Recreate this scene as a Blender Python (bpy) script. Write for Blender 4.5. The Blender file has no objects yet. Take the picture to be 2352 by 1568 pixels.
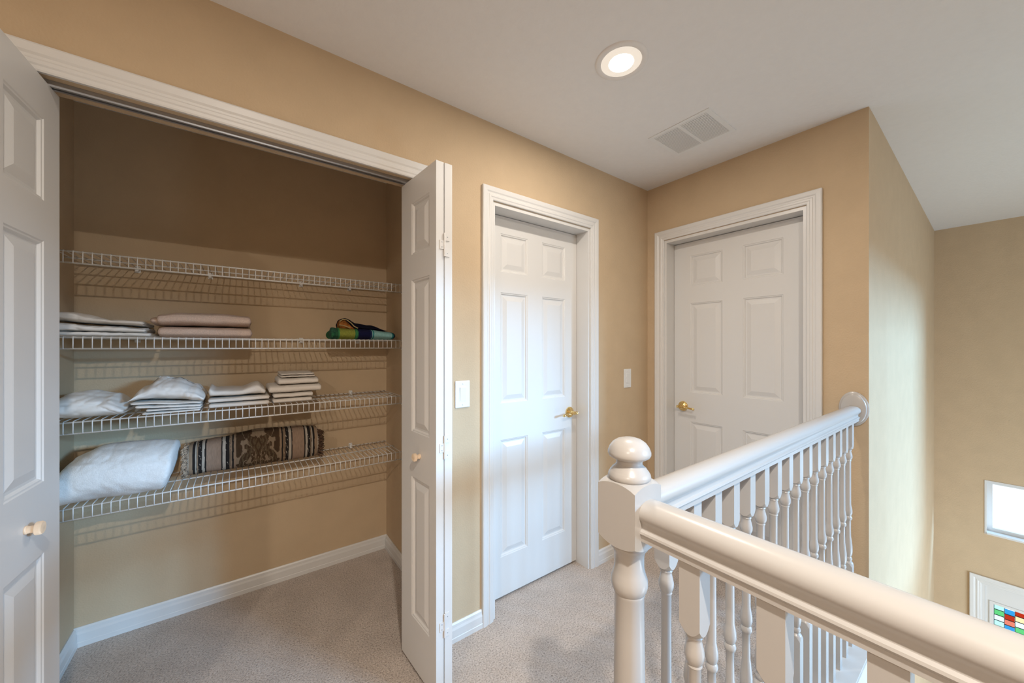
import bpy, bmesh, math, random
from mathutils import Vector, Matrix, noise

PI = math.pi
random.seed(4)
S = bpy.context.scene
COL = S.collection

# ------------------------------------------------------------------ camera
cam_d = bpy.data.cameras.new('camera')
cam = bpy.data.objects.new('camera', cam_d)
COL.objects.link(cam)
cam.location = (0, 0, 1.335)
cam.rotation_euler = (PI / 2, 0, -math.asin(0.5963))
cam_d.sensor_width = 36
cam_d.lens = 841 / 2352 * 36
cam_d.shift_y = 12 / 2352
cam_d.clip_start = 0.02
S.camera = cam

# ------------------------------------------------------------------ view, sky, daylight, ceiling cans
S.view_settings.view_transform = 'Standard'
S.view_settings.look = 'None'
S.view_settings.gamma = 1
S.view_settings.use_curve_mapping = False
S.view_settings.exposure = 0.27

w = bpy.data.worlds.new('sky')
S.world = w
w.use_nodes = True
bg = w.node_tree.nodes['Background']
bg.inputs[0].default_value = (0.80, 0.92, 1.0, 1)
bg.inputs[1].default_value = 1.25


def area(name, loc, rot, sx, sy, power, color, shape='RECTANGLE', spread=PI):
    d = bpy.data.lights.new(name, 'AREA')
    d.shape = shape
    d.size = sx
    d.size_y = sy
    d.energy = power
    d.color = color
    d.spread = spread
    o = bpy.data.objects.new(name, d)
    o.location = loc
    o.rotation_euler = rot
    COL.objects.link(o)
    return o


# daylight coming in through the tall stairwell window (south wall, out of frame)
area('window_daylight', (7.2, -8.6, 3.55), (math.radians(79), 0, math.radians(33)), 2.8, 1.4, 1900, (0.30, 0.62, 1.0))
# added fill through an unseen lower window, to brighten the foyer end wall
area('foyer_fill', (3.2, -2.35, -1.2), (PI / 2, 0, -math.radians(38)), 2.0, 1.5, 110, (0.70, 0.86, 1.0))
LAMP_COL = (1.0, 0.91, 0.80)
CAN_W = [8, 34, 20]
CANS = [(1.17, 0.875), (0.02, -0.45), (-1.3, -0.6)]  # last can is unseen, added behind the camera as fill
for (x, y), pw in zip(CANS, CAN_W):
    area('can_lamp', (x, y, 2.414), (0, 0, 0), 0.08, 0.08, pw, LAMP_COL, 'DISK')

# ------------------------------------------------------------------ materials


def srgb(r, g, b):
    f = lambda c: (c / 255 / 12.92) if c / 255 <= 0.04045 else ((c / 255 + 0.055) / 1.055) ** 2.4
    return (f(r), f(g), f(b), 1)


def mat(name, color, rough=0.5, metal=0.0, bump=0.0, bscale=200.0, var=0.0, vscale=30.0, detail=3.0, spec=0.5,
        stretch=None, bdist=0.002):
    m = bpy.data.materials.new(name)
    m.use_nodes = True
    nt = m.node_tree
    p = nt.nodes['Principled BSDF']
    p.inputs['Base Color'].default_value = color
    p.inputs['Roughness'].default_value = rough
    p.inputs['Metallic'].default_value = metal
    p.inputs['Specular IOR Level'].default_value = spec
    tc = nt.nodes.new('ShaderNodeTexCoord')
    src = tc.outputs['Object']
    if stretch:
        mp = nt.nodes.new('ShaderNodeMapping')
        mp.inputs['Scale'].default_value = stretch
        nt.links.new(src, mp.inputs[0])
        src = mp.outputs[0]
    if var > 0:
        n = nt.nodes.new('ShaderNodeTexNoise')
        n.inputs['Scale'].default_value = vscale
        n.inputs['Detail'].default_value = detail
        nt.links.new(src, n.inputs['Vector'])
        r = nt.nodes.new('ShaderNodeValToRGB')
        r.color_ramp.elements[0].position = 0.3
        r.color_ramp.elements[1].position = 0.7
        r.color_ramp.elements[0].color = tuple(c * (1 - var) for c in color[:3]) + (1,)
        r.color_ramp.elements[1].color = tuple(min(1, c * (1 + var)) for c in color[:3]) + (1,)
        nt.links.new(n.outputs['Fac'], r.inputs[0])
        nt.links.new(r.outputs[0], p.inputs['Base Color'])
    if bump > 0:
        n2 = nt.nodes.new('ShaderNodeTexNoise')
        n2.inputs['Scale'].default_value = bscale
        n2.inputs['Detail'].default_value = detail
        nt.links.new(src, n2.inputs['Vector'])
        b = nt.nodes.new('ShaderNodeBump')
        b.inputs['Strength'].default_value = bump
        b.inputs['Distance'].default_value = bdist
        nt.links.new(n2.outputs['Fac'], b.inputs['Height'])
        nt.links.new(b.outputs[0], p.inputs['Normal'])
    return m


def mat_vcol(name, rough=0.95, bump=0.5, bscale=500):
    m = mat(name, (1, 1, 1, 1), rough, bump=bump, bscale=bscale, spec=0.2)
    nt = m.node_tree
    a = nt.nodes.new('ShaderNodeVertexColor')
    a.layer_name = 'weave'
    nt.links.new(a.outputs[0], nt.nodes['Principled BSDF'].inputs['Base Color'])
    return m


def mat_emit(name, color, strength):
    m = mat(name, color)
    p = m.node_tree.nodes['Principled BSDF']
    p.inputs['Emission Color'].default_value = color
    p.inputs['Emission Strength'].default_value = strength
    return m


M = {}
M['wall'] = mat('tan_wall_paint', (0.56, 0.425, 0.28, 1), 0.75, bump=0.6, bscale=150, var=0.03, vscale=8, spec=0.25)
M['ceiling'] = mat('knockdown_ceiling_paint', (0.77, 0.75, 0.73, 1), 0.9, bump=0.5, bscale=70, var=0.01, spec=0.1, bdist=0.003)
M['white'] = mat('white_gloss_trim_paint', (0.69, 0.68, 0.665, 1), 0.32, bump=0.05, bscale=60)
M['door'] = mat('white_door_paint', (0.69, 0.68, 0.665, 1), 0.38, bump=0.10, bscale=40, stretch=(14, 14, 1.0), bdist=0.001)
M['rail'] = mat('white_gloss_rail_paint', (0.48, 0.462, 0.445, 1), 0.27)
M['wire'] = mat('white_vinyl_wire', (0.78, 0.77, 0.75, 1), 0.35)
M['plastic'] = mat('white_switch_plastic', (0.76, 0.76, 0.75, 1), 0.35)
M['dark'] = mat('dark_slot', (0.03, 0.03, 0.03, 1), 0.8)
M['steel'] = mat('grey_steel_track', (0.42, 0.43, 0.46, 1), 0.35, metal=0.8)
M['brass'] = mat('polished_brass', (0.83, 0.60, 0.25, 1), 0.12, metal=1.0)
M['knob'] = mat('pale_wood_knob', (0.80, 0.62, 0.45, 1), 0.4, var=0.05, vscale=60)
M['tile'] = mat('foyer_tile', (0.50, 0.42, 0.34, 1), 0.3, var=0.1, vscale=6)
M['vent'] = mat('vent_enamel', (0.75, 0.745, 0.73, 1), 0.45)


def carpet():
    m = bpy.data.materials.new('beige_cut_pile_carpet')
    m.use_nodes = True
    nt = m.node_tree
    L = nt.links.new
    p = nt.nodes['Principled BSDF']
    p.inputs['Roughness'].default_value = 1.0
    p.inputs['Specular IOR Level'].default_value = 0.05
    tc = nt.nodes.new('ShaderNodeTexCoord')
    n1 = nt.nodes.new('ShaderNodeTexNoise')
    n1.inputs['Scale'].default_value = 150
    n1.inputs['Detail'].default_value = 4
    n1.inputs['Roughness'].default_value = 0.7
    n2 = nt.nodes.new('ShaderNodeTexNoise')
    n2.inputs['Scale'].default_value = 7
    n2.inputs['Detail'].default_value = 4
    for n in (n1, n2):
        L(tc.outputs['Object'], n.inputs['Vector'])
    r = nt.nodes.new('ShaderNodeValToRGB')
    e = r.color_ramp.elements
    e[0].position, e[0].color = 0.34, (0.34, 0.28, 0.24, 1)
    e[1].position, e[1].color = 0.66, (0.80, 0.705, 0.64, 1)
    a = e.new(0.47)
    a.color = (0.62, 0.535, 0.475, 1)
    L(n1.outputs['Fac'], r.inputs[0])
    r2 = nt.nodes.new('ShaderNodeValToRGB')
    r2.color_ramp.elements[0].position = 0.35
    r2.color_ramp.elements[0].color = (0.93, 0.93, 0.93, 1)
    r2.color_ramp.elements[1].position = 0.65
    r2.color_ramp.elements[1].color = (1.05, 1.05, 1.05, 1)
    L(n2.outputs['Fac'], r2.inputs[0])
    mx = nt.nodes.new('ShaderNodeMix')
    mx.data_type = 'RGBA'
    mx.blend_type = 'MULTIPLY'
    mx.inputs[0].default_value = 1.0
    L(r.outputs[0], mx.inputs[6])
    L(r2.outputs[0], mx.inputs[7])
    L(mx.outputs[2], p.inputs['Base Color'])
    b = nt.nodes.new('ShaderNodeBump')
    b.inputs['Strength'].default_value = 0.9
    b.inputs['Distance'].default_value = 0.008
    L(n1.outputs['Fac'], b.inputs['Height'])
    L(b.outputs[0], p.inputs['Normal'])
    return m


M['carpet'] = carpet()


def glass(name, color=(1, 1, 1, 1), fac=0.1, tint=None):
    m = bpy.data.materials.new(name)
    m.use_nodes = True
    nt = m.node_tree
    nt.nodes.clear()
    o = nt.nodes.new('ShaderNodeOutputMaterial')
    mix = nt.nodes.new('ShaderNodeMixShader')
    mix.inputs[0].default_value = fac
    t = nt.nodes.new('ShaderNodeBsdfTransparent')
    t.inputs[0].default_value = tint or color
    g = nt.nodes.new('ShaderNodeBsdfGlossy')
    g.inputs['Roughness'].default_value = 0.03
    nt.links.new(t.outputs[0], mix.inputs[1])
    nt.links.new(g.outputs[0], mix.inputs[2])
    nt.links.new(mix.outputs[0], o.inputs[0])
    return m


M['glass'] = glass('window_glass', fac=0.06)

# ------------------------------------------------------------------ helpers


def link(name, bm, m, parent=None, smooth=False, loc=None, rot=None):
    me = bpy.data.meshes.new(name)
    bmesh.ops.recalc_face_normals(bm, faces=bm.faces)
    bm.to_mesh(me)
    bm.free()
    if smooth:
        for p in me.polygons:
            p.use_smooth = True
    me.materials.append(m)
    return link_mesh(name, me, parent, loc, rot)


def link_mesh(name, me, parent=None, loc=None, rot=None):
    o = bpy.data.objects.new(name, me)
    COL.objects.link(o)
    if parent:
        o.parent = parent
    if loc:
        o.location = loc
    if rot:
        o.rotation_euler = rot
    return o


def empty(name, loc=(0, 0, 0), rotz=0.0, parent=None):
    o = bpy.data.objects.new(name, None)
    o.empty_display_size = 0.05
    o.location = loc
    o.rotation_euler = (0, 0, rotz)
    COL.objects.link(o)
    if parent:
        o.parent = parent
    return o


def tag(o, label, cat, group=None):
    o['label'] = label
    o['category'] = cat
    if group:
        o['group'] = group
    return o


def struct(o):
    o['kind'] = 'structure'
    return o


def copy_tree(o, parent=None):
    kids = list(o.children)
    c = o.copy()
    COL.objects.link(c)
    if parent:
        c.parent = parent
    for k in kids:
        copy_tree(k, c)
    return c


def box(bm, x0, x1, y0, y1, z0, z1):
    v = [bm.verts.new(p) for p in ((x0, y0, z0), (x1, y0, z0), (x1, y1, z0), (x0, y1, z0),
                                   (x0, y0, z1), (x1, y0, z1), (x1, y1, z1), (x0, y1, z1))]
    for f in ((3, 2, 1, 0), (4, 5, 6, 7), (0, 1, 5, 4), (1, 2, 6, 5), (2, 3, 7, 6), (3, 0, 4, 7)):
        bm.faces.new([v[i] for i in f])
    return v


def boxes(*bs):
    bm = bmesh.new()
    for b in bs:
        box(bm, *b)
    return bm


def bevel_box(x0, x1, y0, y1, z0, z1, r=0.002, seg=2):
    bm = boxes((x0, x1, y0, y1, z0, z1))
    bmesh.ops.bevel(bm, geom=bm.edges[:], offset=r, segments=seg, affect='EDGES', profile=0.5)
    return bm


def lathe(profile, n=24, square=None, bm=None, center=(0, 0), caps=True):
    """profile: (radius, z) top to bottom; square = half width the radius is clipped to (turned square stock)"""
    bm = bm or bmesh.new()
    rings = []
    if square:      # extra rings where the turning meets the square block
        fine = [profile[0]]
        for (ra, za), (rb, zb_) in zip(profile, profile[1:]):
            k = 4 if max(ra, rb) > square * 0.98 and abs(ra - rb) > 1e-4 else 1
            fine += [(ra + (rb - ra) * q / k, za + (zb_ - za) * q / k) for q in range(1, k + 1)]
        profile = fine
    rmax = max(r for r, z in profile)

    def meet(k, sq):
        # height at which the turned profile reaches the face of the square block, near profile point k
        for step in (-1, 1):
            q = k
            while 0 <= q + step < len(profile) and abs(profile[q + step][0] - profile[q][0]) > 1e-6 and (profile[q][0] > profile[q + step][0]):
                r0, z0 = profile[q + step]
                r1, z1 = profile[q]
                if r0 <= sq <= r1:
                    return z0 + (z1 - z0) * (sq - r0) / (r1 - r0)
                q += step
        return profile[k][1]
    for k, (r, z) in enumerate(profile):
        ring = []
        for i in range(n):
            a = 2 * PI * i / n + PI / n * (0 if square else 1)
            rr, zz_ = r, z
            if square:
                sq = square / max(abs(math.cos(a)), abs(math.sin(a)))
                if r > sq:
                    rr = sq
                    zz_ = meet(k, sq)
            ring.append(bm.verts.new((center[0] + rr * math.cos(a), center[1] + rr * math.sin(a), zz_)))
        rings.append(ring)
    for a, b in zip(rings, rings[1:]):
        for i in range(n):
            j = (i + 1) % n
            bm.faces.new((a[i], a[j], b[j], b[i]))
    if caps:
        bm.faces.new(rings[0])
        bm.faces.new(rings[-1][::-1])
    if square:
        bmesh.ops.remove_doubles(bm, verts=bm.verts, dist=1e-5)
    return bm


def tube(bm, pts, r, n=6, r1=None):
    pts = [Vector(p) for p in pts]
    rings = []
    for k, p in enumerate(pts):
        d = (pts[min(k + 1, len(pts) - 1)] - pts[max(k - 1, 0)]).normalized()
        up = Vector((0, 0, 1)) if abs(d.z) < 0.9 else Vector((1, 0, 0))
        u = d.cross(up).normalized()
        v = d.cross(u)
        rr = r if r1 is None else r + (r1 - r) * k / (len(pts) - 1)
        rings.append([bm.verts.new(p + u * rr * math.cos(2 * PI * i / n) + v * rr * math.sin(2 * PI * i / n)) for i in range(n)])
    for a, b in zip(rings, rings[1:]):
        for i in range(n):
            j = (i + 1) % n
            bm.faces.new((a[i], a[j], b[j], b[i]))
    bm.faces.new(rings[0][::-1])
    bm.faces.new(rings[-1])
    return bm


def auto_smooth(o, ang=35, square=None):
    me = o.data
    bm = bmesh.new()
    bm.from_mesh(me)
    for f in bm.faces:
        f.smooth = not (square and (all(abs(abs(v.co.x) - square) < 1e-5 for v in f.verts) or all(abs(abs(v.co.y) - square) < 1e-5 for v in f.verts)))
    for e in bm.edges:
        if len(e.link_faces) == 2 and e.calc_face_angle(0) > math.radians(ang):
            e.smooth = False
    bm.to_mesh(me)
    bm.free()
    return o


def extrude_profile(prof, length):
    """closed 2D profile (a, b) swept along +X; a -> Y, b -> Z"""
    bm = bmesh.new()
    A = [bm.verts.new((0, a, b)) for a, b in prof]
    B = [bm.verts.new((length, a, b)) for a, b in prof]
    n = len(prof)
    for i in range(n):
        j = (i + 1) % n
        bm.faces.new((A[i], A[j], B[j], B[i]))
    bm.faces.new(A[::-1])
    bm.faces.new(B)
    return bm


# ------------------------------------------------------------------ key dimensions (metres)
ZC = 2.425          # ceiling
YA = 1.492          # hall wall with the closet and the first door
XB = 2.29           # wall with the second door
YC = 0.368          # stairwell wall
XD = 5.245          # foyer end wall
ZF = -2.78          # foyer floor
CB = 2.465          # closet back
CL, CR = -0.592, 0.785
OL, OR, OH = -0.485, 0.668, 2.048   # closet opening
XW, YS = -2.3, -1.75
WT = 0.115
YR = 0.418          # stair rail centre lines
XR = 0.583
NW = 0.6            # well edge

# ------------------------------------------------------------------ room shell
fl = bmesh.new()
box(fl, XW, NW, YS, 2.6, -0.02, 0)
box(fl, NW, XB + WT + 0.6, YC + 0.05, 2.6, -0.02, 0)
struct(link('floor', fl, M['carpet']))
struct(link('floor_slab', boxes((XW, NW - 0.02, YS, 2.6, -0.30, -0.021), (NW - 0.02, XB + WT + .6, YC + 0.02, 2.6, -0.30, -0.021)), M['wall']))
struct(link('floor_foyer', boxes((-0.5, XD + 0.12, YS, 0.6, ZF - 0.1, ZF)), M['tile']))
struct(link('ceiling', boxes((XW - .1, XD + 0.12, YS - .1, 2.6, ZC, ZC + 0.1)), M['ceiling']))

# door openings
D1L, D1R, DH = 0.988, 1.694, 2.045
D2L, D2R = 0.593, 1.367
struct(link('wall_left', boxes((XW, OL, YA, YA + WT, 0, ZC), (OL, OR, YA, YA + WT, OH, ZC), (OR, D1L, YA, YA + WT, 0, ZC),
                               (D1L, D1R, YA, YA + WT, DH, ZC), (D1R, XB, YA, YA + WT, 0, ZC)), M['wall']))
struct(link('wall_right', boxes((XB, XB + WT, YC, D2L, -0.02, ZC), (XB, XB + WT, D2L, D2R, DH, ZC), (XB, XB + WT, D2R, YA + WT, 0, ZC)), M['wall']))
struct(link('wall_closet_back', boxes((XW, XB + WT + .6, CB, CB + WT, 0, ZC)), M['wall']))
struct(link('wall_closet_left', boxes((CL - WT, CL, YA + WT, CB, 0, ZC)), M['wall']))
struct(link('wall_closet_right', boxes((CR, CR + 0.09, YA + WT, CB, 0, ZC)), M['wall']))
bm = bmesh.new()
v = box(bm, XB + WT, XD, YC, YC + WT, ZF, ZC)
for q in (v[1], v[5]):
    q.co.y = 0.396
v2 = box(bm, NW - 0.02, XB + WT, YC, YC + WT, ZF, -0.30)
struct(link('wall_stairwell', bm, M['wall']))
# window in the end wall and the front door below
WY0, WY1, WZ0, WZ1 = -1.15, 0.107, -0.302, 0.168
FD0, FD1, FDH = -0.83, 0.125, -0.742
struct(link('wall_end', boxes((XD, XD + WT, WY1, 2.6, FDH, ZC), (XD, XD + WT, FD1, 2.6, ZF, FDH), (XD, XD + WT, YS, WY0, FDH, ZC), (XD, XD + WT, YS, FD0, ZF, FDH),
                              (XD, XD + WT, WY0, WY1, WZ1, ZC), (XD, XD + WT, WY0, WY1, FDH, WZ0)), M['wall']))
struct(link('wall_outer', boxes((XB + WT + .6, XB + WT + .7, 0.5, 2.6, -.3, ZC)), M['wall']))
W2X0, W2X1, W2Z0, W2Z1 = 1.95, 5.0, 0.55, 2.12
struct(link('wall_behind', boxes((XW, W2X0, YS - WT, YS, ZF, ZC), (W2X0, W2X1, YS - WT, YS, W2Z1, ZC), (W2X0, W2X1, YS - WT, YS, -0.4, W2Z0), (W2X0, 2.3, YS - WT, YS, ZF, -0.4), (4.3, W2X1, YS - WT, YS, ZF, -0.4), (2.3, 4.3, YS - WT, YS, ZF, -2.0),
                                 (W2X1, XD + WT, YS - WT, YS, ZF, ZC)), M['wall']))
struct(link('wall_west', boxes((XW - WT, XW, YS - WT, 2.6, ZF, ZC)), M['wall']))
struct(link('wall_well_side', boxes((NW - 0.10, NW - 0.02, YS, YC, ZF, -0.30)), M['wall']))

# white nosing along the well edge under the balusters
ns = boxes((NW - 0.07, XB, YC - 0.022, YC + 0.10, -0.012, 0.012), (NW - 0.07, NW + 0.022, YS, YC - 0.022, -0.012, 0.012))
bmesh.ops.bevel(ns, geom=ns.edges[:], offset=0.004, segments=2, affect='EDGES')
struct(link('trim_4', ns, M['white']))
struct(link('trim_5', boxes((NW - 0.02, XB, YC - 0.008, YC, -0.30, -0.013), (NW - 0.02, NW - 0.008, YS, YC - .008, -0.30, -0.013)), M['white']))


def baseboard(name, x, y, ang, length):
    prof = [(0, 0), (-0.014, 0), (-0.014, 0.020), (-0.0125, 0.023), (-0.0125, 0.056), (-0.009, 0.066), (-0.008, 0.078), (-0.004, 0.085), (0, 0.085)]
    o = link(name, extrude_profile(prof, length), M['white'], loc=(x, y, 0), rot=(0, 0, ang))
    return struct(o)


baseboard('baseboard_closet_back', CL, CB, 0, CR - CL)
baseboard('baseboard_closet_right', CR, CB - .014, -PI / 2, CB - .014 - YA - WT)
baseboard('baseboard_closet_left', CL, YA + WT, PI / 2, CB - YA - WT - .014)
baseboard('baseboard_left', OR + 0.07, YA, 0, D1L - 0.062 - OR - 0.07)
baseboard('baseboard_corner', D1R + 0.062, YA, 0, XB - D1R - 0.062)
baseboard('baseboard_right', XB, YA - .014, -PI / 2, YA - .014 - D2R - 0.062)
baseboard('baseboard_right_end', XB, D2L - .062, -PI / 2, D2L - .062 - YC - .10)

CAS = [(0, 0), (0, 0.009), (0.004, 0.011), (0.012, 0.0115), (0.016, 0.014), (0.024, 0.0145), (0.028, 0.012), (0.034, 0.0125), (0.040, 0.016), (0.058, 0.018), (0.062, 0.016), (0.062, 0)]


def casing(name, w, h, loc, rot, k=1.0, reveal=-0.001):
    """mitred door casing around an opening of width w (local x 0..w), standing off -Y"""
    bm = bmesh.new()
    rows = []
    for o, d in CAS:
        o = o * k + reveal
        rows.append([bm.verts.new(p) for p in ((-o, -d, 0), (-o, -d, h + o), (w + o, -d, h + o), (w + o, -d, 0))])
    n = len(rows)
    for i in range(n):
        j = (i + 1) % n
        for s in range(3):
            bm.faces.new((rows[i][s], rows[i][s + 1], rows[j][s + 1], rows[j][s]))
    for s in (0, 3):
        bm.faces.new([r[s] for r in rows])
    return struct(link(name, bm, M['white'], loc=loc, rot=rot))


casing('trim_1', OR - OL, OH, (OL, YA, 0), (0, 0, 0), 1.08, -0.004)
casing('trim_2', D1R - D1L, DH + .004, (D1L, YA, 0), (0, 0, 0))
casing('trim_3', D2R - D2L, DH + .004, (XB, D2R, 0), (0, 0, -PI / 2))

# ------------------------------------------------------------------ doors


def panel_mesh(x0, x1, z0, z1, y=0.0, k=1.0):
    bm = bmesh.new()
    rings = []
    for ins, d in ((0, 0), (0.003 * k, 0.0025), (0.007 * k, 0.003), (0.012 * k, 0.0085), (0.019 * k, 0.0085), (0.040 * k, 0.002), (0.043 * k, 0.0012)):
        rings.append([bm.verts.new(p) for p in ((x0 + ins, y + d, z0 + ins), (x1 - ins, y + d, z0 + ins), (x1 - ins, y + d, z1 - ins), (x0 + ins, y + d, z1 - ins))])
    for a, b in zip(rings, rings[1:]):
        for i in range(4):
            j = (i + 1) % 4
            bm.faces.new((a[i], a[j], b[j], b[i]))
    bm.faces.new(rings[-1])
    return bm


def slab(name, w, z0, z1, th, panels, parent, k=1.0, m=None):
    """door slab: front face at local y=0 looking to -Y, moulded panels are children"""
    xs = sorted({0.0, w} | {p[0] for p in panels} | {p[1] for p in panels})
    zs = sorted({z0, z1} | {p[2] for p in panels} | {p[3] for p in panels})
    bm = bmesh.new()
    vs = {}

    def V(x, z):
        if (x, z) not in vs:
            vs[(x, z)] = bm.verts.new((x, 0, z))
        return vs[(x, z)]
    for xa, xb in zip(xs, xs[1:]):
        for za, zb in zip(zs, zs[1:]):
            cx, cz = (xa + xb) / 2, (za + zb) / 2
            if any(p[0] < cx < p[1] and p[2] < cz < p[3] for p in panels):
                continue
            bm.faces.new((V(xa, za), V(xb, za), V(xb, zb), V(xa, zb)))
    # sides and back, with tiny eased edge
    b = [bm.verts.new(p) for p in ((0, th, z0), (w, th, z0), (w, th, z1), (0, th, z1))]
    bm.faces.new(b[::-1])
    bot = [V(x, z0) for x in xs]
    top = [V(x, z1) for x in xs]
    lef = [V(0.0, z) for z in zs]
    rig = [V(w, z) for z in zs]
    bm.faces.new(bot[::-1] + [b[0], b[1]])
    bm.faces.new(top + [b[2], b[3]])
    bm.faces.new(lef + [b[3], b[0]])
    bm.faces.new(rig[::-1] + [b[1], b[2]])
    o = link(name, bm, m or M['door'], parent)
    for p in panels:
        pm = panel_mesh(*p, k=k)
        link('panel', pm, m or M['door'], o)
    return o


def jamb(parent, w, h, depth, stop):
    t = 0.017
    s = 0.011
    bm = boxes((-t * 0, t, 0.001, depth, 0, h), (w - t, w, 0.001, depth, 0, h), (t, w - t, 0.001, depth, h - t, h))
    o = link('jamb', bm, M['white'], parent)
    return o


def lever(parent, x, z, direction):
    """brass lever handle on local front face (y=0), lever pointing along direction (+1/-1) in x"""
    h = link('lever_handle', bmesh_rot_y(lathe([(0.0325, 0), (0.0325, 0.004), (0.031, 0.007), (0.026, 0.009), (0.0245, 0.0115), (0.016, 0.015), (0.012, 0.019), (0.0105, 0.03), (0.0105, 0.048)], 28)), M['brass'], parent, loc=(x, 0, z))
    auto_smooth(h, 40)
    bm = bmesh.new()
    d = direction
    # cross bar: flared end behind the spindle, waist, ball, tapering grip
    prof = [(-0.017, 0.002), (-0.017, 0.0095), (-0.012, 0.0085), (-0.006, 0.006), (0, 0.0075), (0.010, 0.0075), (0.020, 0.0065), (0.026, 0.0095), (0.031, 0.0095), (0.035, 0.006), (0.060, 0.0058),
            (0.080, 0.0065), (0.092, 0.008), (0.096, 0.006), (0.096, 0.001)]
    n = 14
    rings = []
    for q, (s, r) in enumerate(prof):
        drop = -0.006 * (max(s, 0) / 0.096) ** 2
        rings.append([bm.verts.new((d * s, -0.048 + r * math.cos(2 * PI * i / n), drop + r * math.sin(2 * PI * i / n))) for i in range(n)])
    for a, b in zip(rings, rings[1:]):
        for i in range(n):
            j = (i + 1) % n
            bm.faces.new((a[i], a[j], b[j], b[i]))
    bm.faces.new(rings[0])
    bm.faces.new(rings[-1][::-1])
    auto_smooth(link('lever', bm, M['brass'], h), 40)
    return h


def bmesh_rot_y(bm):
    """turn a lathe about Z so its axis points to -Y"""
    bmesh.ops.rotate(bm, verts=bm.verts, cent=(0, 0, 0), matrix=Matrix.Rotation(PI / 2, 3, 'X'))
    return bm


def six_panels(w, side, mid):
    pw = (w - 2 * side - mid) / 2
    cols = ((side, side + pw), (w - side - pw, w - side))
    return [(a, b, z0, z1) for a, b in cols for z0, z1 in ((0.222, 0.842), (1.034, 1.622), (1.732, 1.934))]


# door_1 : on the left wall, set deep in its jamb
d1 = struct(empty('door_1', (D1L, YA, 0)))
jamb(d1, D1R - D1L, DH, WT, 0.095)
W1 = D1R - D1L - 0.038
s1 = slab('slab', W1, 0.014, DH - 0.020, 0.035, six_panels(W1, 0.096, 0.106), d1)
s1.location = (0.019, 0.095, 0)
lever(s1, W1 - 0.060, 0.936, -1)
for z in (0.25, 1.1, 1.8):
    pass
# door_2 : on the right wall
d2 = struct(empty('door_2', (XB, D2R, 0), -PI / 2))
jamb(d2, D2R - D2L, DH, WT, 0.095)
W2 = D2R - D2L - 0.038
s2 = slab('slab', W2, 0.014, DH - 0.020, 0.035, six_panels(W2, 0.110, 0.114), d2)
s2.location = (0.019, 0.095, 0)
lever(s2, 0.062, 0.938, 1)

# ------------------------------------------------------------------ bifold closet doors
LW = 0.305
LT = 0.032
LPAN = [(0.222, 0.800), (0.985, 1.610), (1.715, 1.928)]


def hinge(parent, x, y, z, sgn):
    """three-leaf bifold hinge on the meeting edge; plates on both leaves"""
    bm = bmesh.new()
    box(bm, x - 0.020, x - 0.001, y - 0.0032, y, z - 0.020, z + 0.014)
    box(bm, x + 0.001, x + 0.020, y - 0.0032, y, z + 0.014, z + 0.042)
    box(bm, x + 0.001, x + 0.020, y - 0.0032, y, z - 0.046, z - 0.020)
    tube(bm, [(x, y - 0.0035, z - 0.046), (x, y - 0.0035, z + 0.042)], 0.0036, 8)
    o = link('hinge', bm, M['white'], parent)
    for px, pz in ((-0.011, -0.012), (-0.011, 0.007), (0.012, 0.028), (0.012, -0.033)):
        sc = bmesh_rot_y(lathe([(0.0022, 0), (0.0018, 0.0008), (0.0004, 0.001)], 8))
        link('screw', sc, M['steel'], o, True, loc=(x + px, y - 0.0031, z + pz))
    return o


KNOB = [(0.0105, 0), (0.0105, 0.003), (0.0085, 0.004), (0.0085, 0.004), (0.0085, 0.015), (0.0085, 0.015), (0.0145, 0.0165), (0.0158, 0.018), (0.0158, 0.018), (0.0158, 0.026), (0.0158, 0.026), (0.014, 0.0285), (0.014, 0.0285), (0.002, 0.0295)]


def bifold_right():
    root = empty('closet_bifold', (0.5654, 1.5668, 0.0))
    ang = math.atan2(-0.3022, 0.0204)
    l1 = empty('door_leaf', (0, 0, 0))
    # leaf 1: from track end towards the room, front face looks to -X
    sl = slab('door_leaf', LW, 0.018, 2.031, LT, [(0.098, 0.252, a, b) for a, b in LPAN], root)
    bpy.data.objects.remove(l1)
    sl.rotation_euler = (0, 0, ang)
    kn = link('knob', bmesh_rot_y(lathe(KNOB, 24)), M['knob'], sl, True, loc=(0.172, 0, 0.897))
    # leaf 2 : folded back against leaf 1
    s2 = slab('door_leaf', LW, 0.018, 2.031, LT, [(0.05, 0.205, a, b) for a, b in LPAN], root)
    # flip so that its front looks away (to +X)
    e = Vector((0.5654 + 0.0204 + 0.0675, 1.5668 - 0.3022, 0)) - Vector((0.5654, 1.5668, 0))
    s2.location = e
    s2.rotation_euler = (0, 0, PI / 2 + 0.03)
    # hinges on the near edges
    for z in (1.722, 0.957, 0.284):
        hinge(root, e.x - LT - 0.001, e.y - 0.0005, z, 1)
    return root


tag(bifold_right(), 'white folded bifold closet door right of the closet opening, seen from its edge', 'closet door', None)


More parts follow.
